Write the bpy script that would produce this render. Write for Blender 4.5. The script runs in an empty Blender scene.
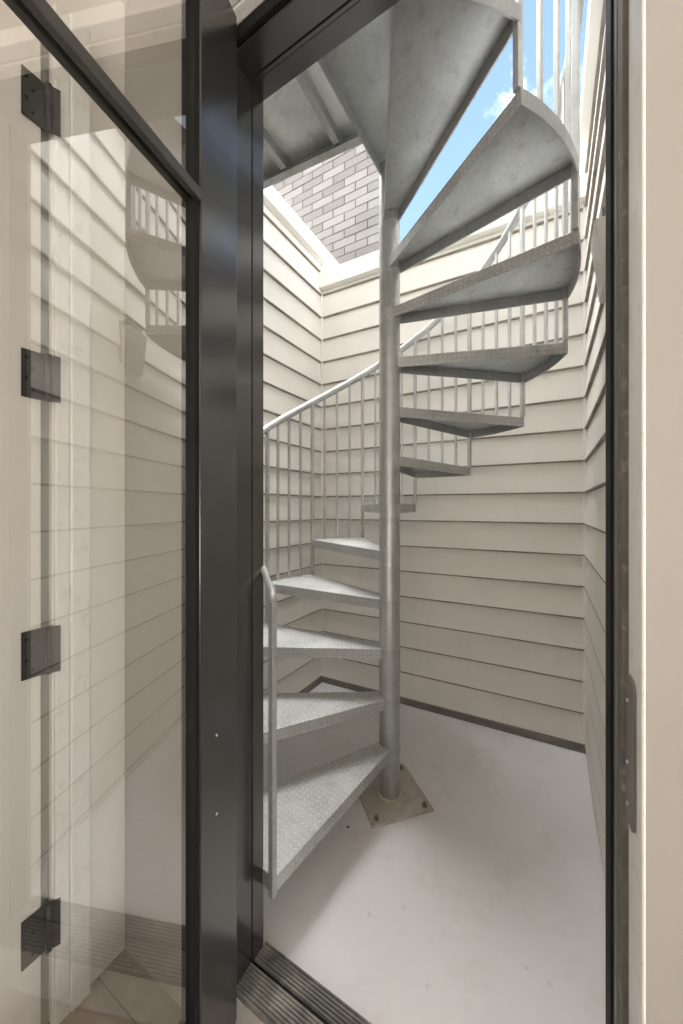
import bpy, bmesh, math, random
from mathutils import Vector, Matrix
random.seed(7)
S = bpy.context.scene
COL = S.collection
R = math.radians

# ------------------------------------------------------------------ helpers
def link(name, bm, mat, parent=None, smooth=False, recalc=True):
    if recalc:
        bmesh.ops.recalc_face_normals(bm, faces=bm.faces)
    me = bpy.data.meshes.new(name)
    bm.to_mesh(me); bm.free()
    mats = mat if isinstance(mat, (list, tuple)) else [mat]
    for m in mats:
        me.materials.append(m)
    if smooth:
        for p in me.polygons:
            p.use_smooth = True
    o = bpy.data.objects.new(name, me)
    COL.objects.link(o)
    if parent:
        o.parent = parent
    return o

def tag(o, label=None, cat=None, group=None, kind=None):
    if label: o['label'] = label
    if cat: o['category'] = cat
    if group: o['group'] = group
    if kind: o['kind'] = kind
    return o

def thing(name, label, cat, loc=(0, 0, 0), rz=0.0, group=None):
    o = bpy.data.objects.new(name, None)
    o.empty_display_size = 0.1
    COL.objects.link(o)
    o.location = loc
    o.rotation_euler = (0, 0, rz)
    return tag(o, label, cat, group, 'thing')

def box(bm, x0, x1, y0, y1, z0, z1, bev=0.0, mi=0):
    v = [bm.verts.new((x, y, z)) for x in (x0, x1) for y in (y0, y1) for z in (z0, z1)]
    idx = [(0, 1, 3, 2), (4, 6, 7, 5), (0, 4, 5, 1), (2, 3, 7, 6), (0, 2, 6, 4), (1, 5, 7, 3)]
    fs = [bm.faces.new([v[i] for i in q]) for q in idx]
    for f in fs: f.material_index = mi
    if bev > 0:
        es = list({e for f in fs for e in f.edges})
        bmesh.ops.bevel(bm, geom=es, offset=bev, segments=2, profile=0.5, affect='EDGES')

def prism(bm, poly, z0, z1, mi=0, bev=0.0):
    a = [bm.verts.new((x, y, z0)) for x, y in poly]
    b = [bm.verts.new((x, y, z1)) for x, y in poly]
    fs = [bm.faces.new(a[::-1]), bm.faces.new(b)]
    n = len(poly)
    for i in range(n):
        fs.append(bm.faces.new((a[i], a[(i + 1) % n], b[(i + 1) % n], b[i])))
    for f in fs: f.material_index = mi
    if bev > 0:
        es = list({e for f in fs for e in f.edges})
        bmesh.ops.bevel(bm, geom=es, offset=bev, segments=2, profile=0.5, affect='EDGES')

def extrude_x(bm, prof, x0, x1, mi=0):
    """prof: list of (y, z) closed polygon"""
    a = [bm.verts.new((x0, y, z)) for y, z in prof]
    b = [bm.verts.new((x1, y, z)) for y, z in prof]
    n = len(prof)
    fs = [bm.faces.new(a), bm.faces.new(b[::-1])]
    for i in range(n):
        fs.append(bm.faces.new((a[i], b[i], b[(i + 1) % n], a[(i + 1) % n])))
    for f in fs: f.material_index = mi

def tube(bm, pts, r, seg=12, cap=True):
    pts = [Vector(p) for p in pts]
    rings = []
    n = len(pts)
    up = None
    for i, p in enumerate(pts):
        t = (pts[min(i + 1, n - 1)] - pts[max(i - 1, 0)]).normalized()
        if up is None:
            up = Vector((0, 0, 1)) if abs(t.z) < 0.9 else Vector((1, 0, 0))
        s = t.cross(up).normalized()
        u = s.cross(t).normalized()
        up = u
        rr = r[i] if isinstance(r, (list, tuple)) else r
        rings.append([bm.verts.new(p + rr * (math.cos(2 * math.pi * k / seg) * s + math.sin(2 * math.pi * k / seg) * u)) for k in range(seg)])
    for a, b in zip(rings, rings[1:]):
        for k in range(seg):
            f = bm.faces.new((a[k], a[(k + 1) % seg], b[(k + 1) % seg], b[k]))
            f.smooth = True
    if cap:
        bm.faces.new(rings[0][::-1]); bm.faces.new(rings[-1])

def cyl(bm, cx, cy, z0, z1, r, seg=24, smooth=True):
    a = [bm.verts.new((cx + r * math.cos(2 * math.pi * k / seg), cy + r * math.sin(2 * math.pi * k / seg), z0)) for k in range(seg)]
    b = [bm.verts.new((v.co.x, v.co.y, z1)) for v in a]
    for k in range(seg):
        f = bm.faces.new((a[k], a[(k + 1) % seg], b[(k + 1) % seg], b[k])); f.smooth = smooth
    a2 = [bm.verts.new(v.co) for v in a]; b2 = [bm.verts.new(v.co) for v in b]
    bm.faces.new(a2[::-1]); bm.faces.new(b2)

def post_sq(bm, x, y, z0, z1, w, ang):
    """square tube of width w turned to ang"""
    c, s = math.cos(ang), math.sin(ang)
    h = w / 2
    poly = [(x + c * a - s * b, y + s * a + c * b) for a, b in ((-h, -h), (h, -h), (h, h), (-h, h))]
    prism(bm, poly, z0, z1, bev=w * 0.09)

# ------------------------------------------------------------------ materials
class NT:
    def __init__(self, name):
        self.m = bpy.data.materials.new(name)
        self.m.use_nodes = True
        self.nt = self.m.node_tree
        self.b = self.nt.nodes['Principled BSDF']
        self.out = self.nt.nodes['Material Output']
    def n(self, t, **kw):
        o = self.nt.nodes.new(t)
        for k, v in kw.items():
            setattr(o, k, v)
        return o
    def l(self, a, b):
        self.nt.links.new(a, b)
    def math(self, op, a, b=None, c=None, clamp=False):
        o = self.n('ShaderNodeMath', operation=op); o.use_clamp = clamp
        for i, v in enumerate((a, b, c)):
            if v is None: continue
            if isinstance(v, (int, float)): o.inputs[i].default_value = v
            else: self.l(v, o.inputs[i])
        return o.outputs[0]
    def coord(self, kind='Object', scale=(1, 1, 1)):
        t = self.n('ShaderNodeTexCoord')
        mp = self.n('ShaderNodeMapping')
        mp.inputs['Scale'].default_value = scale
        self.l(t.outputs[kind], mp.inputs[0])
        return mp.outputs[0]
    def noise(self, vec, scale, detail=4, rough=0.55, dist=0.0):
        o = self.n('ShaderNodeTexNoise')
        o.inputs['Scale'].default_value = scale
        o.inputs['Detail'].default_value = detail
        o.inputs['Roughness'].default_value = rough
        o.inputs['Distortion'].default_value = dist
        self.l(vec, o.inputs['Vector'])
        return o.outputs['Fac']
    def ramp(self, fac, stops):
        o = self.n('ShaderNodeValToRGB')
        cr = o.color_ramp
        while len(cr.elements) < len(stops): cr.elements.new(0.5)
        for e, (p, c) in zip(cr.elements, stops):
            e.position = p
            e.color = (*c, 1) if len(c) == 3 else c
        self.l(fac, o.inputs[0])
        return o.outputs[0]
    def vramp(self, fac, stops):
        return self.ramp(fac, [(p, (v, v, v)) for p, v in stops])
    def mix(self, fac, a, b, mode='MIX'):
        o = self.n('ShaderNodeMixRGB', blend_type=mode)
        for i, v in enumerate((fac, a, b)):
            if isinstance(v, (int, float)): o.inputs[i].default_value = v
            elif isinstance(v, tuple): o.inputs[i].default_value = (*v, 1)
            else: self.l(v, o.inputs[i])
        return o.outputs[0]
    def bump(self, h, strength=0.2, dist=0.01, normal=None):
        o = self.n('ShaderNodeBump')
        o.inputs['Strength'].default_value = strength
        o.inputs['Distance'].default_value = dist
        self.l(h, o.inputs['Height'])
        if normal is not None: self.l(normal, o.inputs['Normal'])
        return o.outputs[0]
    def set(self, **kw):
        names = dict(color='Base Color', rough='Roughness', metal='Metallic', spec='Specular IOR Level', normal='Normal', coat='Coat Weight', coatr='Coat Roughness')
        for k, v in kw.items():
            i = self.b.inputs[names[k]]
            if isinstance(v, (int, float)): i.default_value = v
            elif isinstance(v, tuple): i.default_value = (*v, 1)
            else: self.l(v, i)
        return self.m

def paint(name, col, rough=0.55, var=0.06, bump=0.04, scale=3.0, spec=0.4, dirt=None):
    t = NT(name)
    v = t.coord()
    n1 = t.noise(v, scale, 5)
    d = tuple(c * (1 - var) for c in col)
    u = tuple(min(1, c * (1 + var * 0.6)) for c in col)
    c = t.ramp(n1, [(0.3, d), (0.7, u)])
    if dirt:
        n3 = t.noise(v, dirt[1], 6, 0.65, 0.4)
        c = t.mix(t.vramp(n3, [(0.56, 0), (0.75, dirt[2])]), c, dirt[0])
    n2 = t.noise(v, 60, 3)
    return t.set(color=c, rough=t.vramp(n1, [(0.2, rough - 0.06), (0.8, rough + 0.08)]), spec=spec, normal=t.bump(n2, bump, 0.002))

def siding_mat():
    t = NT('cream_siding_paint')
    v = t.coord()
    g = t.coord('Object', (1.2, 1.2, 30))       # faint embossed grain running along the boards
    n1 = t.noise(v, 1.7, 5)
    n2 = t.noise(g, 3.0, 5, 0.6)
    c = t.ramp(n1, [(0.3, (0.775, 0.75, 0.70)), (0.7, (0.82, 0.80, 0.755))])
    st = t.coord('Object', (14, 14, 1.1))
    n3 = t.noise(st, 1.0, 5, 0.6)
    c = t.mix(t.vramp(n3, [(0.55, 0), (0.8, 0.16)]), c, (0.58, 0.53, 0.45))
    return t.set(color=c, rough=0.5, spec=0.35, normal=t.bump(n2, 0.06, 0.003))

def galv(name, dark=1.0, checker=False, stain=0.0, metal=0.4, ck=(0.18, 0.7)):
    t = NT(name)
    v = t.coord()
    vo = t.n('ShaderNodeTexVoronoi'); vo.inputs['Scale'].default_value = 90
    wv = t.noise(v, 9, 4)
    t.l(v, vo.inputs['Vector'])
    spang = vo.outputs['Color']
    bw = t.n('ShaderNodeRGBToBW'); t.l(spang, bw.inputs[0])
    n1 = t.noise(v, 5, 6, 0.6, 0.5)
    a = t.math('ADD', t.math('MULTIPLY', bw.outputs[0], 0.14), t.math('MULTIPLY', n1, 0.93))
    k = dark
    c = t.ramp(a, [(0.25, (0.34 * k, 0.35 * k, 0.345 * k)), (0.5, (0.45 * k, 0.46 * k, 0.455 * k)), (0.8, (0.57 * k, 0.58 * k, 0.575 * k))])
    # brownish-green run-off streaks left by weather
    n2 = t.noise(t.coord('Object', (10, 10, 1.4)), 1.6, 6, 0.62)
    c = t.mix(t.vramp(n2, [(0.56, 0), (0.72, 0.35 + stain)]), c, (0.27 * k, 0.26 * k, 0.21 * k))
    rgh = t.vramp(a, [(0.2, 0.52), (0.8, 0.38)])
    n4 = t.noise(v, 130, 3)
    nrm = t.bump(n4, 0.10, 0.001)
    if checker:
        uv = t.n('ShaderNodeTexCoord').outputs['UV']
        sp = t.n('ShaderNodeSeparateXYZ'); t.l(uv, sp.inputs[0])
        sc = 1 / 0.0195
        u = t.math('MULTIPLY', sp.outputs[0], sc); w = t.math('MULTIPLY', sp.outputs[1], sc)
        par = t.math('MODULO', t.math('ABSOLUTE', t.math('ADD', t.math('FLOOR', u), t.math('FLOOR', w))), 2.0)
        pu = t.math('SUBTRACT', t.math('FRACT', u), 0.5); pw = t.math('SUBTRACT', t.math('FRACT', w), 0.5)
        p = t.math('MULTIPLY', t.math('ADD', pu, pw), 0.7071); q = t.math('MULTIPLY', t.math('SUBTRACT', pu, pw), 0.7071)
        def ell(x, y):
            return t.math('ADD', t.math('POWER', t.math('ABSOLUTE', t.math('DIVIDE', x, 0.15)), 2.0), t.math('POWER', t.math('ABSOLUTE', t.math('DIVIDE', y, 0.50)), 2.0))
        e1, e2 = ell(p, q), ell(q, p)
        e = t.math('ADD', t.math('MULTIPLY', e1, t.math('SUBTRACT', 1.0, par)), t.math('MULTIPLY', e2, par))
        h = t.math('SUBTRACT', 1.0, e, clamp=True)
        hs = t.math('MULTIPLY', t.vramp(h, [(0.0, 0), (0.6, 1)]), t.vramp(t.noise(v, 22, 5, 0.65), [(0.32, 0.25), (0.62, 1.0)]))
        c = t.mix(ck[0], c, (0.20, 0.20, 0.18))
        c = t.mix(t.math('MULTIPLY', hs, ck[1]), c, (0.84, 0.84, 0.825))
        nrm = t.bump(hs, 0.9, 0.0022, nrm)
    return t.set(color=c, rough=rgh, metal=metal, spec=0.5, normal=nrm)

def bronze_mat():
    t = NT('dark_bronze_metal')
    v = t.coord()
    n1 = t.noise(v, 2.5, 5)
    st = t.coord('Object', (40, 40, 0.8))
    n2 = t.noise(st, 1.5, 5, 0.6)
    c = t.ramp(n1, [(0.3, (0.112, 0.111, 0.109)), (0.7, (0.135, 0.133, 0.130))])
    sc = t.noise(t.coord('Object', (30, 30, 9)), 2.2, 4, 0.7)
    c = t.mix(t.vramp(sc, [(0.74, 0), (0.80, 0.35)]), c, (0.30, 0.29, 0.27))
    return t.set(color=c, metal=0.85, rough=t.vramp(n1, [(0.3, 0.19), (0.75, 0.24)]))

def floor_mat():
    t = NT('patio_coating')
    v = t.coord()
    n1 = t.noise(v, 1.3, 6, 0.6, 0.3)
    n2 = t.noise(v, 5, 6, 0.7, 0.6)
    n3 = t.noise(v, 14, 5, 0.6)
    c = t.ramp(n1, [(0.28, (0.69, 0.675, 0.685)), (0.7, (0.78, 0.775, 0.795))])
    c = t.mix(t.vramp(n2, [(0.52, 0), (0.72, 0.42)]), c, (0.61, 0.555, 0.51))
    c = t.mix(t.vramp(n3, [(0.66, 0), (0.74, 0.45)]), c, (0.33, 0.29, 0.26))
    return t.set(color=c, rough=t.vramp(n2, [(0.3, 0.42), (0.7, 0.6)]), spec=0.4, normal=t.bump(t.noise(v, 90, 4), 0.12, 0.002))

def wood_floor_mat():
    t = NT('interior_wood_floor')
    v = t.coord('Object', (1, 1, 1))
    br = t.n('ShaderNodeTexBrick')
    br.offset = 0.37
    br.inputs['Scale'].default_value = 1.0
    br.inputs['Brick Width'].default_value = 1.4
    br.inputs['Row Height'].default_value = 0.13
    br.inputs['Mortar Size'].default_value = 0.0018
    br.inputs['Color1'].default_value = (0.25, 0.215, 0.18, 1)
    br.inputs['Color2'].default_value = (0.30, 0.26, 0.22, 1)
    br.inputs['Mortar'].default_value = (0.08, 0.06, 0.045, 1)
    t.l(v, br.inputs['Vector'])
    g = t.noise(t.coord('Object', (1.5, 30, 1)), 2.5, 6, 0.6)
    c = t.mix(t.vramp(g, [(0.3, 0.0), (0.8, 0.55)]), br.outputs['Color'], (0.20, 0.15, 0.11))
    return t.set(color=c, rough=0.35)

def glass_mat():
    t = NT('door_glass')
    fr = t.n('ShaderNodeFresnel')
    ge = t.n('ShaderNodeNewGeometry')
    IOR = 3.8                                   # coated double glazing
    t.l(t.math('ADD', IOR, t.math('MULTIPLY', ge.outputs['Backfacing'], 1 / IOR - IOR)), fr.inputs['IOR'])
    tr = t.n('ShaderNodeBsdfTransparent'); tr.inputs[0].default_value = (0.95, 0.955, 0.94, 1)
    gl = t.n('ShaderNodeBsdfGlossy'); gl.inputs['Roughness'].default_value = 0.0
    mx = t.n('ShaderNodeMixShader')
    t.l(fr.outputs[0], mx.inputs[0]); t.l(tr.outputs[0], mx.inputs[1]); t.l(gl.outputs[0], mx.inputs[2])
    t.l(mx.outputs[0], t.out.inputs['Surface'])
    return t.m

def brick_mat():
    t = NT('grey_painted_brick')
    at = t.n('ShaderNodeAttribute'); at.attribute_name = 'tone'
    v = t.coord()
    n = t.noise(v, 30, 5, 0.7)
    c = t.ramp(at.outputs['Fac'], [(0.0, (0.215, 0.207, 0.203)), (0.45, (0.245, 0.237, 0.233)), (0.55, (0.275, 0.268, 0.264)), (1.0, (0.315, 0.308, 0.303))])
    c = t.mix(t.vramp(n, [(0.45, 0), (0.75, 0.5)]), c, (0.28, 0.276, 0.27))
    return t.set(color=c, rough=0.85, spec=0.2, normal=t.bump(t.noise(v, 70, 4, 0.7), 0.5, 0.004))

M_siding = siding_mat()
M_shadow_edge = paint('siding_shadow_edge', (0.29, 0.265, 0.225), 0.8, 0.3, 0.2, 12)  # shadow line under each board, painted into the colour of its lower edge
M_trim = paint('cream_trim_paint', (0.83, 0.815, 0.78), 0.45, 0.03)
M_flash = paint('grey_base_flashing', (0.20, 0.18, 0.165), 0.55, 0.2, 0.1, 8)
M_galv = galv('galvanised_steel')
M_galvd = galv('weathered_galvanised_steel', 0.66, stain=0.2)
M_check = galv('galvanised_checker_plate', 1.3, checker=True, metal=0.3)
M_cedge = galv('checker_plate_edge', 0.95, checker=True, stain=0.2, metal=0.3, ck=(0.25, 0.32))
M_post = galv('post_galvanised_steel', 0.92, stain=0.5, metal=0.75)
M_land = galv('landing_galvanised_sheet', 1.15, stain=0.3)
M_bronze = bronze_mat()
M_black = paint('black_gasket', (0.010, 0.010, 0.010), 0.6, 0.2, spec=0.15)
M_blackm = paint('black_hardware', (0.045, 0.043, 0.04), 0.38, 0.2, 0.06, 8)
M_grey = paint('grey_aluminium', (0.16, 0.155, 0.145), 0.35, 0.1)
M_seal = paint('door_gap_seal', (0.27, 0.26, 0.23), 0.6, 0.1)
M_brown = paint('worn_brown_weatherstrip', (0.14, 0.128, 0.115), 0.6, 0.3, 0.3, 25, dirt=((0.45, 0.41, 0.36), 30, 0.8))
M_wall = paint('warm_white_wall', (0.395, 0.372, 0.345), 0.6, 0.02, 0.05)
M_sidew = paint('brightened_side_wall', (0.80, 0.765, 0.715), 0.6, 0.02, 0.05)  # room wall colour lightened to stand in for light missing on this side
M_jambw = paint('white_wood_jamb', (0.82, 0.80, 0.77), 0.4, 0.03, 0.06, 3, dirt=((0.42, 0.37, 0.32), 26, 0.5))
M_doorw = paint('interior_door_paint', (0.82, 0.775, 0.72), 0.4, 0.02)
M_ceil = paint('ceiling_paint', (0.74, 0.70, 0.64), 0.7, 0.02)
M_plate = paint('tan_base_plate', (0.47, 0.43, 0.385), 0.5, 0.18, 0.15, 12, dirt=((0.2, 0.16, 0.13), 20, 0.5))
M_weld = paint('weld_bead', (0.62, 0.56, 0.46), 0.4, 0.2, 0.3, 60)
M_bolt = paint('steel_bolt', (0.20, 0.185, 0.165), 0.45, 0.2, 0.1, 40)
M_glass = glass_mat()
M_brick = brick_mat()
M_mortar = paint('dark_mortar', (0.12, 0.115, 0.108), 0.9, 0.2, 0.4, 30)
M_floor = floor_mat()
M_wood = wood_floor_mat()
M_ground = paint('concrete_ground', (0.52, 0.505, 0.48), 0.85, 0.12, 0.2, 1.5)
M_lampw = paint('sconce_shell', (0.62, 0.60, 0.57), 0.4, 0.03)
M_pebble = paint('dark_pebble', (0.06, 0.05, 0.04), 0.8, 0.3)
M_thr = None
def thr_mat():
    t = NT('weathered_threshold')
    v = t.coord()
    n = t.noise(t.coord('Object', (3, 60, 60)), 2.0, 6, 0.65)
    n2 = t.noise(v, 9, 6, 0.65)
    c = t.ramp(n, [(0.3, (0.10, 0.095, 0.085)), (0.7, (0.19, 0.18, 0.165))])
    c = t.mix(t.vramp(n2, [(0.5, 0), (0.72, 0.75)]), c, (0.42, 0.39, 0.35))
    return t.set(color=c, rough=0.55, metal=0.2, normal=t.bump(n, 0.2, 0.002))
M_thr = thr_mat()
M_thrd = paint('threshold_dust', (0.36, 0.33, 0.29), 0.8, 0.25, 0.3, 14, dirt=((0.12, 0.11, 0.10), 20, 0.8))

# ------------------------------------------------------------------ layout numbers
CX, CY = -0.582, 1.4906          # spiral post
RT = 0.7143                      # tread radius
TH = R(27.665)                   # turn per tread
PH0 = R(264.04)                  # nose of the first tread
Z1, RISE, TT = 0.2434, 0.21558, 0.046
FL = Vector((-1.427, 2.244)); FR = Vector((0.236, 2.274))
LN = Vector((-1.461, 0.79)); RN = Vector((0.200, 0.79))
YO, YI, YW = 0.79, 0.668, 0.594   # outer door plane, frame inside, interior wall face
XL, XR = -0.705, 0.108            # opening
HEAD = 2.495
PITCH, ZB = 0.168, 0.036

# ------------------------------------------------------------------ setting
bm = bmesh.new(); box(bm, -60, 60, -60, 60, -0.4, -0.30)
tag(link('ground', bm, M_ground), kind='structure')
bm = bmesh.new(); box(bm, -1.62, 0.40, 0.66, 2.44, -0.299, 0.0)
tag(link('patio_floor', bm, M_floor), kind='structure')
bm = bmesh.new(); box(bm, -3.5, 3.5, -4.6, 0.655, -0.298, 0.004)
tag(link('interior_floor', bm, M_wood), kind='structure')

# ------------------------------------------------------------------ siding walls
def courses(bm, L, ztop, x0=0.0, seed=0):
    rnd = random.Random(seed)
    n = -2
    while True:
        zb = 0.372 + PITCH * n
        if zb >= ztop - 0.01: break
        zt = min(zb + PITCH, ztop)
        j = rnd.uniform(-0.0012, 0.0012)
        dz0, dz1 = rnd.uniform(-0.0012, 0.0012), rnd.uniform(-0.0012, 0.0012)
        NS = 6
        rows = []
        for i in range(NS + 1):
            x = x0 + (L - x0) * i / NS
            wob = rnd.uniform(-0.0008, 0.0008)
            dz = dz0 + (dz1 - dz0) * i / NS
            rows.append([bm.verts.new((x, 0.0, zb + dz)), bm.verts.new((x, 0.0158 + j + wob, zb + dz)),
                         bm.verts.new((x, 0.0164 + j + wob, zb + dz + 0.0078)), bm.verts.new((x, 0.0025 + j, zt + 0.0015)), bm.verts.new((x, 0.0, zt + 0.0015))])
        for a, b in zip(rows, rows[1:]):
            for k in range(4):
                bm.faces.new((a[k], b[k], b[k + 1], a[k + 1])).material_index = 1 if k < 2 else 0  # underside and lip take the painted shadow colour
        bm.faces.new(rows[0][::-1]); bm.faces.new(rows[-1])
        n += 1

def siding_wall(name, label, A, B, zcap, captop, bead, seed, thick=0.16, ext0=0.0, ext1=0.0, strip=True):
    d = (B - A); L = d.length
    rz = math.atan2(d.y, d.x)
    t = thing(name, label, 'wall', (A.x, A.y, 0), rz)
    bm = bmesh.new(); box(bm, -ext0, L + ext1, -thick, -0.0005, -0.25, captop - 0.012)
    link('wall_body', bm, M_trim, t)
    bm = bmesh.new(); courses(bm, L - 0.0005, zcap, 0.0005, seed)
    link('siding', bm, [M_siding, M_shadow_edge], t)
    bm = bmesh.new()
    box(bm, -ext0 - 0.001, L + ext1 + 0.001, -thick - 0.03, 0.050, zcap, captop, 0.004)
    c = link('coping', bm, M_trim, t)
    if strip:
        bm = bmesh.new(); box(bm, 0.006, L - 0.006, 0.0005, 0.0265, 0.0, 0.043, 0.003)
        link('base_flashing', bm, M_flash, t)
    for x in bead:
        bm = bmesh.new()
        xx = 0.001 if x == 0 else L - 0.017
        box(bm, xx, xx + 0.016, 0.0005, 0.0225, 0.044, zcap - 0.001, 0.003)
        link('corner_trim', bm, M_trim, t)
    return t

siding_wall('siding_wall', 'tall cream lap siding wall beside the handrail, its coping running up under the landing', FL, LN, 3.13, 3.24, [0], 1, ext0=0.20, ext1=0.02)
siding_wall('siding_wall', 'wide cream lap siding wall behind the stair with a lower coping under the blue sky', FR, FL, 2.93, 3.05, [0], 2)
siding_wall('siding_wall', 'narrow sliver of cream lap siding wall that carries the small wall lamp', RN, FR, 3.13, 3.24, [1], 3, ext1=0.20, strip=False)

# ------------------------------------------------------------------ brick chimney behind
t = thing('brick_chimney', 'grey and white brick chimney rising behind the siding walls', 'chimney', (-1.046, 2.47, 0))
bm = bmesh.new()
lay = bm.verts.layers.float.new('tone')
rnd = random.Random(5)
CH, BL, JT = 0.0674, 0.203, 0.007
rows = int(5.2 / CH)
for r_ in range(rows):
    z = 2.6 + r_ * CH - 0.02
    if z > 5.0: break
    x = 0.0
    first = True
    off = (0.203 if r_ % 2 == 0 else 0.0985)
    while x > -1.5:
        w = off if first else BL
        first = False
        base = rnd.random()
        n0 = len(bm.verts)
        dy = rnd.uniform(-0.0025, 0.0025)
        bmt = bmesh.new()
        box(bmt, x - w + JT, x, -0.012 + dy, 0.09, z, z + CH - JT, 0.0035)
        vm = {}
        for v in bmt.verts:
            nv = bm.verts.new(v.co); nv[lay] = base; vm[v.index] = nv
        bmt.verts.ensure_lookup_table(); bmt.verts.index_update()
        vs = list(bm.verts)[n0:]
        for f in bmt.faces:
            bm.faces.new([vs[v.index] for v in f.verts])
        bmt.free()
        x -= w
# right return side
for r_ in range(rows):
    z = 2.6 + r_ * CH - 0.02
    if z > 5.0: break
    y = 0.0985 if r_ % 2 == 0 else 0.203
    while y < 0.12:
        base = rnd.random()
        n0 = len(bm.verts)
        bmt = bmesh.new(); box(bmt, -0.09, rnd.uniform(-0.002, 0.002), y, y + BL - JT, z, z + CH - JT, 0.0035)
        bmt.verts.index_update()
        for v in bmt.verts:
            nv = bm.verts.new(v.co); nv[lay] = base
        vs = list(bm.verts)[n0:]
        for f in bmt.faces:
            bm.faces.new([vs[v.index] for v in f.verts])
        bmt.free(); y += BL
link('brickwork', bm, M_brick, t)
bm = bmesh.new(); box(bm, -1.6, -0.006, -0.006, 0.315, -0.3, 5.0)
link('mortar_core', bm, M_mortar, t)
bm = bmesh.new(); box(bm, -1.65, 0.05, -0.06, 0.36, 5.001, 5.10, 0.01)
link('chimney_cap', bm, M_trim, t)

# ------------------------------------------------------------------ house
house = thing('house', 'cream painted house that the doorway opens from', 'house', (0, 0, 0))
bm = bmesh.new()
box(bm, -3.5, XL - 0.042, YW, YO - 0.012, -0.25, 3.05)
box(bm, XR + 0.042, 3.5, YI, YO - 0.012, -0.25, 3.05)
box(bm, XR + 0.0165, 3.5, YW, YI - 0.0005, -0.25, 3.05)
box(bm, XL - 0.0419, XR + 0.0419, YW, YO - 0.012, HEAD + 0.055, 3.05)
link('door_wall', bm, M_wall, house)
bm = bmesh.new(); box(bm, -3.5, 3.5, -4.6, YW - 0.001, 2.78, 3.04)
link('ceiling', bm, M_ceil, house)
bm = bmesh.new(); box(bm, -3.5, 3.5, -4.6, YO + 0.01, 3.051, 3.10)
link('roof_deck', bm, M_galvd, house)
bm = bmesh.new(); box(bm, -6, 5, -4.6, -1.8, 3.101, 9.6)  # unseen block added to keep the sun off the patio
link('unseen_sun_block', bm, M_siding, house)
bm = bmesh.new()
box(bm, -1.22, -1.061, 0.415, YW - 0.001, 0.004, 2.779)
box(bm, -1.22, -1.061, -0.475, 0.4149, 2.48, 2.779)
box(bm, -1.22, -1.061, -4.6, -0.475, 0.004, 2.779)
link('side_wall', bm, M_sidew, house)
bm = bmesh.new()
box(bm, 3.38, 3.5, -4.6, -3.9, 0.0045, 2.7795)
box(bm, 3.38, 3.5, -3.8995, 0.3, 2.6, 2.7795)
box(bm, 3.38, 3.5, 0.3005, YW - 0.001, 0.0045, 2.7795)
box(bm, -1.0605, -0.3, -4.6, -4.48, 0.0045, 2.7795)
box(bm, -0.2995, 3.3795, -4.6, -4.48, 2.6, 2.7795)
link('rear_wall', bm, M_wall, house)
bm = bmesh.new()
def facade_side(x0, x1, z0, z1, seed):
    b2 = bmesh.new(); courses(b2, x1, z1, x0, seed)
    dl = [v for v in b2.verts]
    me = bpy.data.meshes.new('tmp'); b2.to_mesh(me); b2.free()
    bm.from_mesh(me); bpy.data.meshes.remove(me)
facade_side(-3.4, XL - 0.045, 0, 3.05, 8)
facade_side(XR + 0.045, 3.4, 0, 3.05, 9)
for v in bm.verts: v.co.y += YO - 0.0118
link('outside_siding', bm, [M_siding, M_shadow_edge], house)

# ------------------------------------------------------------------ door frame
df = thing('entry_doorway', 'dark bronze metal doorway with white inner lining that looks out to the stair', 'doorway', (0, 0, 0))
bm = bmesh.new()
box(bm, XL - 0.04, XL, YI, YO - 0.046, 0.0, HEAD + 0.04, 0.0015)
box(bm, XL - 0.04, XL + 0.002, YO - 0.0445, YO + 0.001, 0.0, HEAD + 0.04, 0.0015)
lj = link('jamb', bm, M_bronze, df)
bm = bmesh.new()
box(bm, XR, XR + 0.04, YO - 0.012, YO + 0.001, 0.0, HEAD + 0.04, 0.0015)
box(bm, XR + 0.0025, XR + 0.04, 0.704, 0.728, 0.0, HEAD + 0.04, 0.0015)
rj = link('jamb', bm, M_grey, df)
bm = bmesh.new()
box(bm, XR - 0.0015, XR + 0.04, 0.7285, YO - 0.0125, 0.0, HEAD + 0.04, 0.002)
link('gasket', bm, M_black, rj)
bm = bmesh.new()
box(bm, XR + 0.004, XR + 0.04, YI, 0.7035, 0.0, HEAD + 0.04, 0.002)
link('weatherstrip', bm, M_brown, rj)
bm = bmesh.new()
box(bm, XL + 0.0005, XR - 0.0005, YI, 0.731, HEAD, HEAD + 0.04, 0.0015)
box(bm, XL + 0.0005, XR - 0.0005, 0.733, 0.742, HEAD - 0.002, HEAD + 0.04, 0.001)
box(bm, XL + 0.0005, XR - 0.0005, 0.744, YO + 0.001, HEAD + 0.001, HEAD + 0.04, 0.0015)
hd = link('head', bm, M_bronze, df)
bm = bmesh.new()
box(bm, XL - 0.011, XR + 0.01, 0.655, 0.6675, HEAD + 0.006, HEAD + 0.05, 0.002)
link('gasket', bm, M_black, hd)
bm = bmesh.new(); box(bm, XR + 0.011, XR + 0.016, YW - 0.0025, YI - 0.0005, 0.005, HEAD + 0.05, 0.002)
le = link('lining', bm, M_jambw, df)
bm = bmesh.new()
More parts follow.
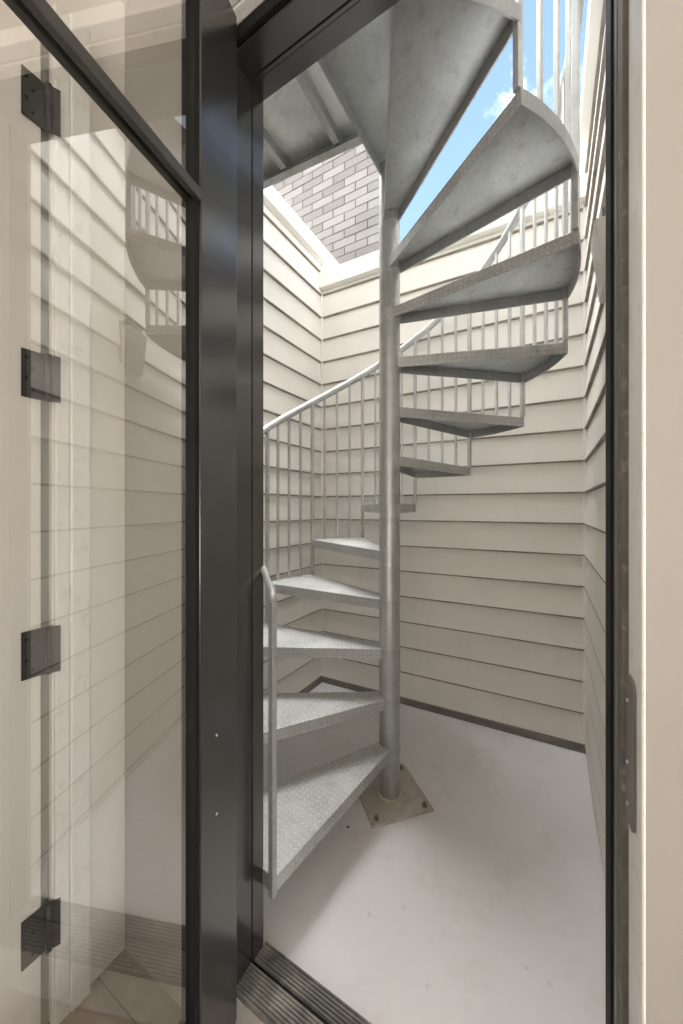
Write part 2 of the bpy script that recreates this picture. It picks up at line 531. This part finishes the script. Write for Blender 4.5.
# rounded strike plate let into the lining
def strike(bm):
    y0, y1, z0, z1, r = YW + 0.024, YI - 0.0015, 0.845, 1.057, 0.016
    pts = []
    for cy_, cz_, a0 in ((y1 - r, z1 - r, 0), (y0 + r, z1 - r, 90), (y0 + r, z0 + r, 180), (y1 - r, z0 + r, 270)):
        for k in range(6):
            a = R(a0 + 90 * k / 5); pts.append((cy_ + r * math.cos(a), cz_ + r * math.sin(a)))
    extrude_x(bm, pts, XR + 0.0075, XR + 0.0118)
strike(bm)
sp_ = link('strike_plate', bm, M_grey, df)
for z in (0.87, 0.93, 1.02):
    bm = bmesh.new(); bmesh.ops.create_uvsphere(bm, u_segments=10, v_segments=6, radius=0.0035, matrix=Matrix.Translation((XR + 0.008, 0.650, z)))
    link('screw', bm, M_galv, sp_, smooth=True)
bm = bmesh.new(); box(bm, XL - 0.0415, XL - 0.012, YW - 0.002, YI - 0.0005, 0.005, HEAD + 0.05, 0.004)
link('lining', bm, M_jambw, df)
bm = bmesh.new()
box(bm, XL - 0.0115, XR + 0.0105, YW - 0.002, 0.625, HEAD + 0.036, HEAD + 0.08, 0.003)
box(bm, XL - 0.0115, XR + 0.0105, 0.627, 0.6545, HEAD + 0.0345, HEAD + 0.08, 0.003)
link('lining', bm, M_jambw, df)

# threshold
th = thing('door_threshold', 'weathered grey ribbed metal threshold across the doorway floor', 'threshold', (0, 0, 0))
def ribbed(y0, y1, z, nr, zb=0.0):
    prof = [(y0, zb), (y0, z)]
    w = (y1 - y0) / nr
    for i in range(nr):
        a = y0 + i * w
        prof += [(a + 0.12 * w, z), (a + 0.22 * w, z + 0.0042), (a + 0.62 * w, z + 0.0042), (a + 0.74 * w, z), ]
    prof += [(y1, z), (y1, zb)]
    return prof
bm = bmesh.new()
extrude_x(bm, ribbed(0.752, YO + 0.012, 0.014, 6), XL + 0.003, XR - 0.003)
link('outer_strip', bm, M_thr, th)
bm = bmesh.new()
extrude_x(bm, ribbed(0.674, 0.7425, 0.0165, 8), XL + 0.001, XR + 0.001)
link('ribbed_plate', bm, M_thr, th)
bm = bmesh.new(); box(bm, XL + 0.002, XR, 0.7427, 0.7517, 0.001, 0.011)
link('groove', bm, M_black, th)
bm = bmesh.new(); box(bm, XL - 0.008, XR + 0.008, 0.60, 0.6735, 0.0045, 0.0135, 0.002)
link('inner_sill', bm, M_thrd, th)

# ------------------------------------------------------------------ glass door (open into the room)
HX, HY = -0.655, 0.640
ang = math.atan2(-math.cos(R(10.1)), math.sin(R(10.1)))
gd = thing('glass_door', 'dark framed glass door standing open into the room, its pane mirroring the siding', 'door', (HX, HY, 0), ang)
W_, DT, ZT, ZBm = 0.815, 0.044, 2.526, 0.022
SW, TR, BR, MZ = 0.130, 0.115, 0.165, 1.972
bm = bmesh.new(); box(bm, 0, SW, -DT, 0, ZBm, ZT, 0.003); hs_ = link('stile', bm, M_bronze, gd)
for z in (0.78, 0.60):
    b2 = bmesh.new(); bmesh.ops.create_uvsphere(b2, u_segments=10, v_segments=6, radius=0.003, matrix=Matrix.Translation((0.078, 0.0, z)))
    link('screw', b2, M_galv, hs_, smooth=True)
bm = bmesh.new(); box(bm, W_ - SW, W_, -DT, 0, ZBm, ZT, 0.003); link('stile', bm, M_bronze, gd)
bm = bmesh.new(); box(bm, SW + 0.0005, W_ - SW - 0.0005, -DT + 0.0005, -0.0005, ZT - TR, ZT, 0.002); link('top_rail', bm, M_bronze, gd)
bm = bmesh.new(); box(bm, SW + 0.0005, W_ - SW - 0.0005, -DT + 0.0005, -0.0005, ZBm, ZBm + BR, 0.002); link('bottom_rail', bm, M_bronze, gd)
bm = bmesh.new()
box(bm, SW - 0.002, W_ - SW + 0.002, -0.012, 0.003, MZ - 0.0125, MZ + 0.0125, 0.003)
box(bm, SW + 0.001, W_ - SW - 0.001, -0.035, -0.0205, MZ - 0.0115, MZ + 0.0115, 0.003)
link('muntin', bm, M_blackm, gd)
bm = bmesh.new()
x0, x1, z0, z1 = SW, W_ - SW, ZBm + BR, ZT - TR
for (a, b, c, d) in ((x0 + 0.0005, x0 + 0.013, z0 + 0.0005, z1 - 0.0005), (x1 - 0.013, x1 - 0.0005, z0 + 0.0005, z1 - 0.0005), (x0 + 0.0132, x1 - 0.0132, z0 + 0.0005, z0 + 0.015), (x0 + 0.0132, x1 - 0.0132, z1 - 0.015, z1 - 0.0005)):
    box(bm, a, b, -DT + 0.004, -0.003, c, d, 0.002)
link('glazing_bead', bm, M_black, gd)
for (a, b) in ((z0 + 0.008, MZ), (MZ, z1 - 0.008)):
    bm = bmesh.new()
    vs = [bm.verts.new(p) for p in ((x0 + 0.01, -0.016, a), (x1 - 0.01, -0.016, a), (x1 - 0.01, -0.016, b), (x0 + 0.01, -0.016, b))]
    bm.faces.new(vs)
    link('glass_pane', bm, M_glass, gd)
bm = bmesh.new()
box(bm, W_ - 0.085, W_ - 0.045, 0.0005, 0.009, 0.86, 1.12, 0.003)
tube(bm, [(W_ - 0.065, 0.008, 1.0), (W_ - 0.065, 0.05, 1.0), (W_ - 0.075, 0.055, 1.0), (W_ - 0.19, 0.055, 1.0)], 0.009, 10)
link('lever_handle', bm, M_blackm, gd)

# ------------------------------------------------------------------ interior door behind the glass
idr = thing('interior_door', 'painted interior door seen through the glass, hung on four dark butt hinges', 'door', (-1.06, 0.394, 0))
bm = bmesh.new(); box(bm, -0.045, -0.002, -0.855, 0, 0.012, 2.465, 0.003)
link('door_leaf', bm, M_doorw, idr)
bm = bmesh.new(); box(bm, -0.06, -0.016, 0.0005, 0.0205, 0.005, 2.478)
link('gap_seal', bm, M_seal, idr)
bm = bmesh.new()
box(bm, -0.0005, 0.014, 0.023, 0.054, 0.005, 2.56, 0.003)
box(bm, -0.0005, 0.019, 0.0545, 0.1005, 0.005, 2.57, 0.004)
link('casing', bm, M_jambw, idr)
for z in (0.268, 0.95, 1.62, 2.285):
    hz = bmesh.new()
    tube(hz, [(0.010, 0.011, z - 0.058), (0.010, 0.011, z + 0.058)], 0.0065, 10)
    hb = link('hinge', hz, M_blackm, idr)
    bm = bmesh.new(); box(bm, 0.0005, 0.0042, -0.040, 0.006, z - 0.057, z + 0.057, 0.001)
    lf = link('leaf_plate', bm, M_blackm, hb)
    bm = bmesh.new()
    c_, s_ = math.cos(R(62)), math.sin(R(62))
    prism(bm, [(0.010, 0.012), (0.010 + 0.021 * c_, 0.012 + 0.021 * s_), (0.007 + 0.021 * c_, 0.014 + 0.021 * s_), (0.007, 0.014)], z - 0.057, z + 0.057)
    link('leaf_plate', bm, M_blackm, hb)
    for dy, dz in ((-0.030, 0.038), (-0.018, 0.015), (-0.030, -0.012), (-0.018, -0.038)):
        bm = bmesh.new(); bmesh.ops.create_uvsphere(bm, u_segments=8, v_segments=5, radius=0.004, matrix=Matrix.Translation((0.0036, dy, z + dz)))
        link('screw', bm, M_black, hb, smooth=True)

# ------------------------------------------------------------------ spiral stair
st = thing('spiral_staircase', 'galvanised steel spiral staircase with checker plate treads winding up round one post', 'staircase', (CX, CY, 0))
bm = bmesh.new(); cyl(bm, 0, 0, 0.0125, 4.1, 0.0462, 40)
cp = link('center_post', bm, M_post, st)
bm = bmesh.new()
tube(bm, [(0.0475 * math.cos(a), 0.0475 * math.sin(a), 0.0155) for a in [2 * math.pi * k / 40 for k in range(41)]], 0.0048, 8, False)
link('weld_bead', bm, M_weld, cp)
bm = bmesh.new()
hd_ = 0.141
c45 = R(46)
pl = []
for a, b in ((-hd_, -hd_), (hd_, -hd_), (hd_, hd_), (-hd_, hd_)):
    pl.append((a * math.cos(c45) - b * math.sin(c45) - 0.004, a * math.sin(c45) + b * math.cos(c45) + 0.012))
prism(bm, pl, 0.0005, 0.0125, bev=0.001)
bp = link('base_plate', bm, M_plate, st)
for (px, py) in pl:
    qx, qy = px * 0.80, py * 0.80
    bm = bmesh.new()
    cyl(bm, qx, qy, 0.0125, 0.0145, 0.0125, 16)
    cyl(bm, qx, qy, 0.0145, 0.0225, 0.0085, 6, False)
    cyl(bm, qx, qy, 0.0225, 0.0285, 0.0048, 10)
    link('bolt', bm, M_bolt, bp)

def tread_mesh():
    """folded pan: nose edge at angle 0, back edge at -TH, top face at z=0, open underneath"""
    bm = bmesh.new()
    uvl = bm.loops.layers.uv.new('UVMap')
    NA = 14
    g = 0.004
    hub = 0.050
    def arc(rad, a0, a1, n=NA): return [(rad * math.cos(a0 + (a1 - a0) * i / n), rad * math.sin(a0 + (a1 - a0) * i / n)) for i in range(n + 1)]
    def hubpts(r, w0, w1): return [(r * math.cos(w1), r * math.sin(w1)), (r * math.cos((w0 + w1) / 2), r * math.sin((w0 + w1) / 2)), (r * math.cos(w0), r * math.sin(w0))]
    outer = arc(RT, -TH, 0)
    poly = hubpts(0.0465, -TH / 2 + R(42), -TH / 2 - R(42))
    poly = outer + [(0.0470 * math.cos(-TH / 2 + R(48)), 0.0470 * math.sin(-TH / 2 + R(48)))] + [(0.047 * math.cos(-TH / 2), 0.047 * math.sin(-TH / 2))] + [(0.0470 * math.cos(-TH / 2 - R(48)), 0.0470 * math.sin(-TH / 2 - R(48)))]
    inn = 0.005
    # inset polygon for the pan: offset every vertex towards the centroid side by edge normals
    n = len(poly)
    def off(poly, d):
        out = []
        for i in range(n):
            p0, p1, p2 = Vector(poly[i - 1]), Vector(poly[i]), Vector(poly[(i + 1) % n])
            e0, e1 = (p1 - p0).normalized(), (p2 - p1).normalized()
            n0, n1 = Vector((-e0.y, e0.x)), Vector((-e1.y, e1.x))
            m = (n0 + n1); m.normalize()
            out.append(p1 + m * d / max(0.35, m.dot(n0)))
        return out
    inr = off(poly, inn)
    top = [bm.verts.new((x, y, 0)) for x, y in poly]
    bot = [bm.verts.new((x, y, -TT)) for x, y in poly]
    ib = [bm.verts.new((p.x, p.y, -TT)) for p in inr]
    it = [bm.verts.new((p.x, p.y, -0.005)) for p in inr]
    fs = []
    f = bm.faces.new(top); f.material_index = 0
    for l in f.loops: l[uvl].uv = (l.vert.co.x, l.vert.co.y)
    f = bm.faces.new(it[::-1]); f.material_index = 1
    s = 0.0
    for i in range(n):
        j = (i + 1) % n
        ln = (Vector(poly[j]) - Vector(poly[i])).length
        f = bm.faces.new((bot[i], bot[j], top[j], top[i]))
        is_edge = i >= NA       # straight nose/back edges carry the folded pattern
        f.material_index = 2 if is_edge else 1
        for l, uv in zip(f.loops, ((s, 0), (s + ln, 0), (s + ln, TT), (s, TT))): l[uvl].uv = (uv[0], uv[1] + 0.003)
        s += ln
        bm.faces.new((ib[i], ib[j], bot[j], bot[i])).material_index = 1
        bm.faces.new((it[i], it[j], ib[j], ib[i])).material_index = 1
    es = [e for e in bm.edges if all(v in set(top) for v in e.verts)]
    bmesh.ops.bevel(bm, geom=es, offset=0.0022, segments=2, profile=0.5, affect='EDGES')
    bmesh.ops.recalc_face_normals(bm, faces=bm.faces)
    me = bpy.data.meshes.new('tread'); bm.to_mesh(me); bm.free()
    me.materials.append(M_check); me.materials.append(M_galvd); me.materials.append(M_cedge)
    return me
tm = tread_mesh()
bmc = bmesh.new(); cyl(bmc, 0, 0, -0.060, -0.0015, 0.0466, 40)
cm = bpy.data.meshes.new('hub_collar'); bmc.to_mesh(cm); bmc.free(); cm.materials.append(M_post)
NT_ = 13
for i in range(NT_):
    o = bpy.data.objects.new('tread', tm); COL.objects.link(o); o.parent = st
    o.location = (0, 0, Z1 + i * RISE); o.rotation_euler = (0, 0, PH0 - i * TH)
    c = bpy.data.objects.new('hub_collar', cm); COL.objects.link(c); c.parent = o

RAILH = 0.845
def zrail(k): return Z1 + k * RISE + RAILH
def pol(r, k): 
    a = PH0 - k * TH
    return r * math.cos(a), r * math.sin(a), a
RR = RT - 0.004
# handrail: elbow out of the newel, then the helix
pts = []
nx, ny, na = pol(RT + 0.004, 0)
pts += [(nx, ny, zrail(0) - 0.055), (nx, ny, zrail(0) - 0.03)]
for k in (0.012, 0.03, 0.06):
    x, y, _ = pol(RT + 0.003, k); pts.append((x, y, zrail(0) - 0.03 + 0.030 * (k / 0.06) ** 0.6 + 0.0))
n_ = 13 * 8
for i in range(1, n_ + 1):
    k = i / 8.0
    x, y, _ = pol(RR, k); pts.append((x, y, zrail(k)))
rads = [0.0098] * 5 + [0.0098 + 0.0107 * min(1, max(0, (i / 8.0 - 0.12) / 0.5)) for i in range(1, n_ + 1)]
bm = bmesh.new(); tube(bm, pts, rads, 16)
link('handrail', bm, M_galv, st)
# newel and main balusters at each tread corner
bm = bmesh.new(); post_sq(bm, nx, ny, Z1 - TT, zrail(0) - 0.045, 0.0175, na)
link('newel', bm, M_galvd, st)
for k in range(1, 14):
    x, y, a = pol(RR - 0.006, k)
    bm = bmesh.new(); post_sq(bm, x, y, Z1 + (k - 1) * RISE + 0.0005, zrail(k) - 0.012, 0.0185, a)
    link('baluster', bm, M_galv, st)
for k in range(0, 13):
    for q in (0.25, 0.5, 0.75):
        x, y, a = pol(RR - 0.006, k + q)
        bm = bmesh.new(); post_sq(bm, x, y, Z1 + k * RISE + 0.0005, zrail(k + q) - 0.012, 0.0125, a)
        link('baluster', bm, M_galv, st)

# landing
LZ = Z1 + 13 * RISE
poly = [(-0.615 - CX, 1.468 - CY), (-1.415 - CX, 1.405 - CY), (-1.430 - CX, 0.815 - CY), (-0.655 - CX, 0.815 - CY)]
bm = bmesh.new(); prism(bm, poly, LZ - 0.006, LZ)
ld = link('landing', bm, M_land, st)
def bar(bm, p, q, w, z0, z1, off=0.0):
    p, q = Vector(p), Vector(q); d = (q - p).normalized(); nn = Vector((-d.y, d.x))
    a, b = off, off + w
    prism(bm, [tuple(p + nn * a), tuple(q + nn * a), tuple(q + nn * b), tuple(p + nn * b)], z0, z1, bev=0.0008)
bm = bmesh.new()
bar(bm, poly[0], poly[1], 0.006, LZ - 0.062, LZ - 0.0065, 0.0)
bar(bm, poly[0], poly[1], 0.036, LZ - 0.067, LZ - 0.0625, 0.0)
bar(bm, (poly[1][0], poly[1][1] - 0.007), poly[2], 0.006, LZ - 0.062, LZ - 0.0065, 0.0)
bar(bm, (poly[3][0], poly[3][1]), (poly[0][0], poly[0][1] - 0.007), 0.006, LZ - 0.062, LZ - 0.0065, 0.0)
link('fascia', bm, M_galvd, ld)
for x in (-0.80, -1.09):
    bm = bmesh.new()
    yf = 1.405 + (x + 1.415) / 0.8 * 0.063 - 0.010 - CY
    bar(bm, (x - CX, 0.83 - CY), (x - CX, yf), 0.005, LZ - 0.052, LZ - 0.0065, 0.0)
    bar(bm, (x - CX, 0.83 - CY), (x - CX, yf - 0.03), 0.030, LZ - 0.056, LZ - 0.0525, 0.0)
    link('rib', bm, M_galvd, ld)
bm = bmesh.new(); cyl(bm, 0, 0, LZ - 0.07, LZ + 0.02, 0.05, 32)
box(bm, -0.10, -0.047, -0.06, 0.02, LZ - 0.055, LZ - 0.0068)
link('post_bracket', bm, M_galvd, ld)

# ------------------------------------------------------------------ wall lamp on the right wall
tR = (RN - FR).normalized()
rzR = math.atan2((FR - RN).y, (FR - RN).x)
yl = 1.33
f = (yl - RN.y) / (FR.y - RN.y)
wl = thing('wall_lamp', 'small pale wedge shaped wall lamp fixed high on the narrow siding wall', 'lamp', (RN.x + (FR.x - RN.x) * f, yl, 0), rzR)
bm = bmesh.new(); box(bm, -0.06, 0.06, 0.004, 0.022, 1.985, 2.18, 0.003)
link('back_plate', bm, M_grey, wl)
bm = bmesh.new()
prof = [(0.0225, 1.955), (0.0225, 2.155), (0.064, 2.155), (0.040, 1.955)]
a_ = [bm.verts.new((-0.062, y, z)) for y, z in prof]; b_ = [bm.verts.new((0.062, y, z)) for y, z in prof]
bm.faces.new(a_); bm.faces.new(b_[::-1])
for i in range(4): bm.faces.new((a_[i], b_[i], b_[(i + 1) % 4], a_[(i + 1) % 4]))
bmesh.ops.bevel(bm, geom=list(bm.edges), offset=0.004, segments=2, affect='EDGES')
link('shade', bm, M_lampw, wl)
bm = bmesh.new(); box(bm, -0.05, 0.05, 0.0225, 0.045, 2.1555, 2.19, 0.003)
link('top_cap', bm, M_grey, wl)

# ------------------------------------------------------------------ small debris
def pebble(x, y, r, label):
    bm = bmesh.new()
    bmesh.ops.create_icosphere(bm, subdivisions=2, radius=r)
    for v in bm.verts:
        v.co *= 1 + random.uniform(-0.2, 0.2); v.co.z *= 0.5; v.co.x *= 1.5
    o = link('pebble', bm, M_pebble, None, True)
    o.location = (x, y, r * 0.42)
    return tag(o, label, 'debris')
pebble(-1.16, 2.085, 0.017, 'dark bit of debris on the patio floor in the corner under the stair')
pebble(-0.672, 1.262, 0.0042, 'tiny dark speck on the floor in front of the base plate')

# ------------------------------------------------------------------ sky, sun, camera
SUN_AZ, SUN_EL = 205.0, 40.0
w = bpy.data.worlds.new("World"); S.world = w; w.use_nodes = True
nt = w.node_tree
bg = nt.nodes['Background']
def N(t, **kw):
    o = nt.nodes.new(t)
    for k, v in kw.items(): setattr(o, k, v)
    return o
def Mth(op, a, b=None, clamp=False):
    o = N('ShaderNodeMath', operation=op); o.use_clamp = clamp
    for i, v in enumerate((a, b)):
        if v is None: continue
        if isinstance(v, (int, float)): o.inputs[i].default_value = v
        else: nt.links.new(v, o.inputs[i])
    return o.outputs[0]
sky = N('ShaderNodeTexSky'); sky.sky_type = 'NISHITA'; sky.sun_disc = False
sky.sun_elevation = R(SUN_EL); sky.sun_rotation = R(SUN_AZ)
sky.ozone_density = 1.0; sky.dust_density = 1.6
tc = N('ShaderNodeTexCoord')
ns = N('ShaderNodeTexNoise'); ns.inputs['Scale'].default_value = 3.2; ns.inputs['Detail'].default_value = 8; ns.inputs['Roughness'].default_value = 0.55
nt.links.new(tc.outputs['Generated'], ns.inputs['Vector'])
dt = N('ShaderNodeVectorMath', operation='DOT_PRODUCT')
dv = Vector((-0.08, 0.76, 0.64)).normalized()
dt.inputs[1].default_value = dv
nt.links.new(tc.outputs['Generated'], dt.inputs[0])
# bright cloud added across the unseen sky, opening to blue over the back wall
open_ = N('ShaderNodeMapRange'); open_.inputs[1].default_value = 0.87; open_.inputs[2].default_value = 0.95
open_.inputs[3].default_value = 0.42; open_.inputs[4].default_value = -0.05
nt.links.new(dt.outputs['Value'], open_.inputs[0])
m = Mth('ADD', ns.outputs['Fac'], open_.outputs[0])
msk = N('ShaderNodeMapRange'); msk.inputs[1].default_value = 0.50; msk.inputs[2].default_value = 0.95
nt.links.new(m, msk.inputs[0])
mx = N('ShaderNodeMixRGB')
nt.links.new(msk.outputs[0], mx.inputs[0]); nt.links.new(sky.outputs[0], mx.inputs[1])
OVERHEAD_FILL = 57.0
# cloud brightness shaped by direction to light the patio and the room
sz = N('ShaderNodeSeparateXYZ'); nt.links.new(tc.outputs['Generated'], sz.inputs[0])
cap = N('ShaderNodeMapRange'); cap.interpolation_type = 'SMOOTHSTEP'
cap.inputs[1].default_value = 0.83; cap.inputs[2].default_value = 0.97
od = N('ShaderNodeVectorMath', operation='DOT_PRODUCT'); od.inputs[1].default_value = Vector((-0.15, 0.28, 0.95)).normalized()
nt.links.new(tc.outputs['Generated'], od.inputs[0])
nt.links.new(od.outputs['Value'], cap.inputs[0])                     # bright overhead patch added to light the floor, thin veil lower down
wd = N('ShaderNodeVectorMath', operation='DOT_PRODUCT'); wd.inputs[1].default_value = Vector((-0.84, 0.05, 0.54)).normalized()
nt.links.new(tc.outputs['Generated'], wd.inputs[0])
west = Mth('MULTIPLY', Mth('POWER', Mth('MAXIMUM', wd.outputs['Value'], 0.0), 5.0), 8.5)   # glow added in the unseen sky to light the right wall
ed = N('ShaderNodeVectorMath', operation='DOT_PRODUCT'); ed.inputs[1].default_value = Vector((0.95, -0.22, 0.17)).normalized()
nt.links.new(tc.outputs['Generated'], ed.inputs[0])
east = Mth('MULTIPLY', Mth('POWER', Mth('MAXIMUM', ed.outputs['Value'], 0.0), 14.0), 16.0)  # low glow added out of view, lighting the room through its side opening
ck = Mth('ADD', Mth('ADD', west, east), Mth('ADD', Mth('MULTIPLY', cap.outputs[0], OVERHEAD_FILL), 1.0))
cc_ = N('ShaderNodeCombineXYZ')
nt.links.new(ck, cc_.inputs[0]); nt.links.new(Mth('MULTIPLY', ck, 0.985), cc_.inputs[1]); nt.links.new(Mth('MULTIPLY', ck, 0.96), cc_.inputs[2])
nt.links.new(cc_.outputs[0], mx.inputs[2])
nt.links.new(mx.outputs[0], bg.inputs[0])
bg.inputs[1].default_value = 0.07

sl = bpy.data.lights.new('sun', 'SUN'); sl.energy = 3.0; sl.angle = R(0.53); sl.color = (1.0, 0.94, 0.85)
so = bpy.data.objects.new('sun', sl); COL.objects.link(so)
az = R(SUN_AZ); el = R(SUN_EL)
to_sun = Vector((math.sin(az) * math.cos(el), math.cos(az) * math.cos(el), math.sin(el)))
so.rotation_euler = to_sun.to_track_quat('Z', 'Y').to_euler()
so.location = (-4, -4, 8)

cam = bpy.data.cameras.new('camera')
cam.sensor_fit = 'VERTICAL'; cam.sensor_height = 36.0
cam.lens = 36.0 * 351.3 / 1024.0
cam.shift_y = -4.07 / 1024.0
cam.clip_start = 0.01; cam.clip_end = 500
co = bpy.data.objects.new('camera', cam); COL.objects.link(co)
co.location = (0, 0, 1.3)
co.rotation_euler = (R(90), 0, R(29.125))
S.camera = co

S.render.engine = 'CYCLES'
S.cycles.max_bounces = 14
S.cycles.diffuse_bounces = 8
S.cycles.transparent_max_bounces = 12
S.cycles.use_denoising = True
S.view_settings.view_transform = 'Standard'
S.view_settings.look = 'None'
S.view_settings.gamma = 1.0
S.view_settings.exposure = 3.13
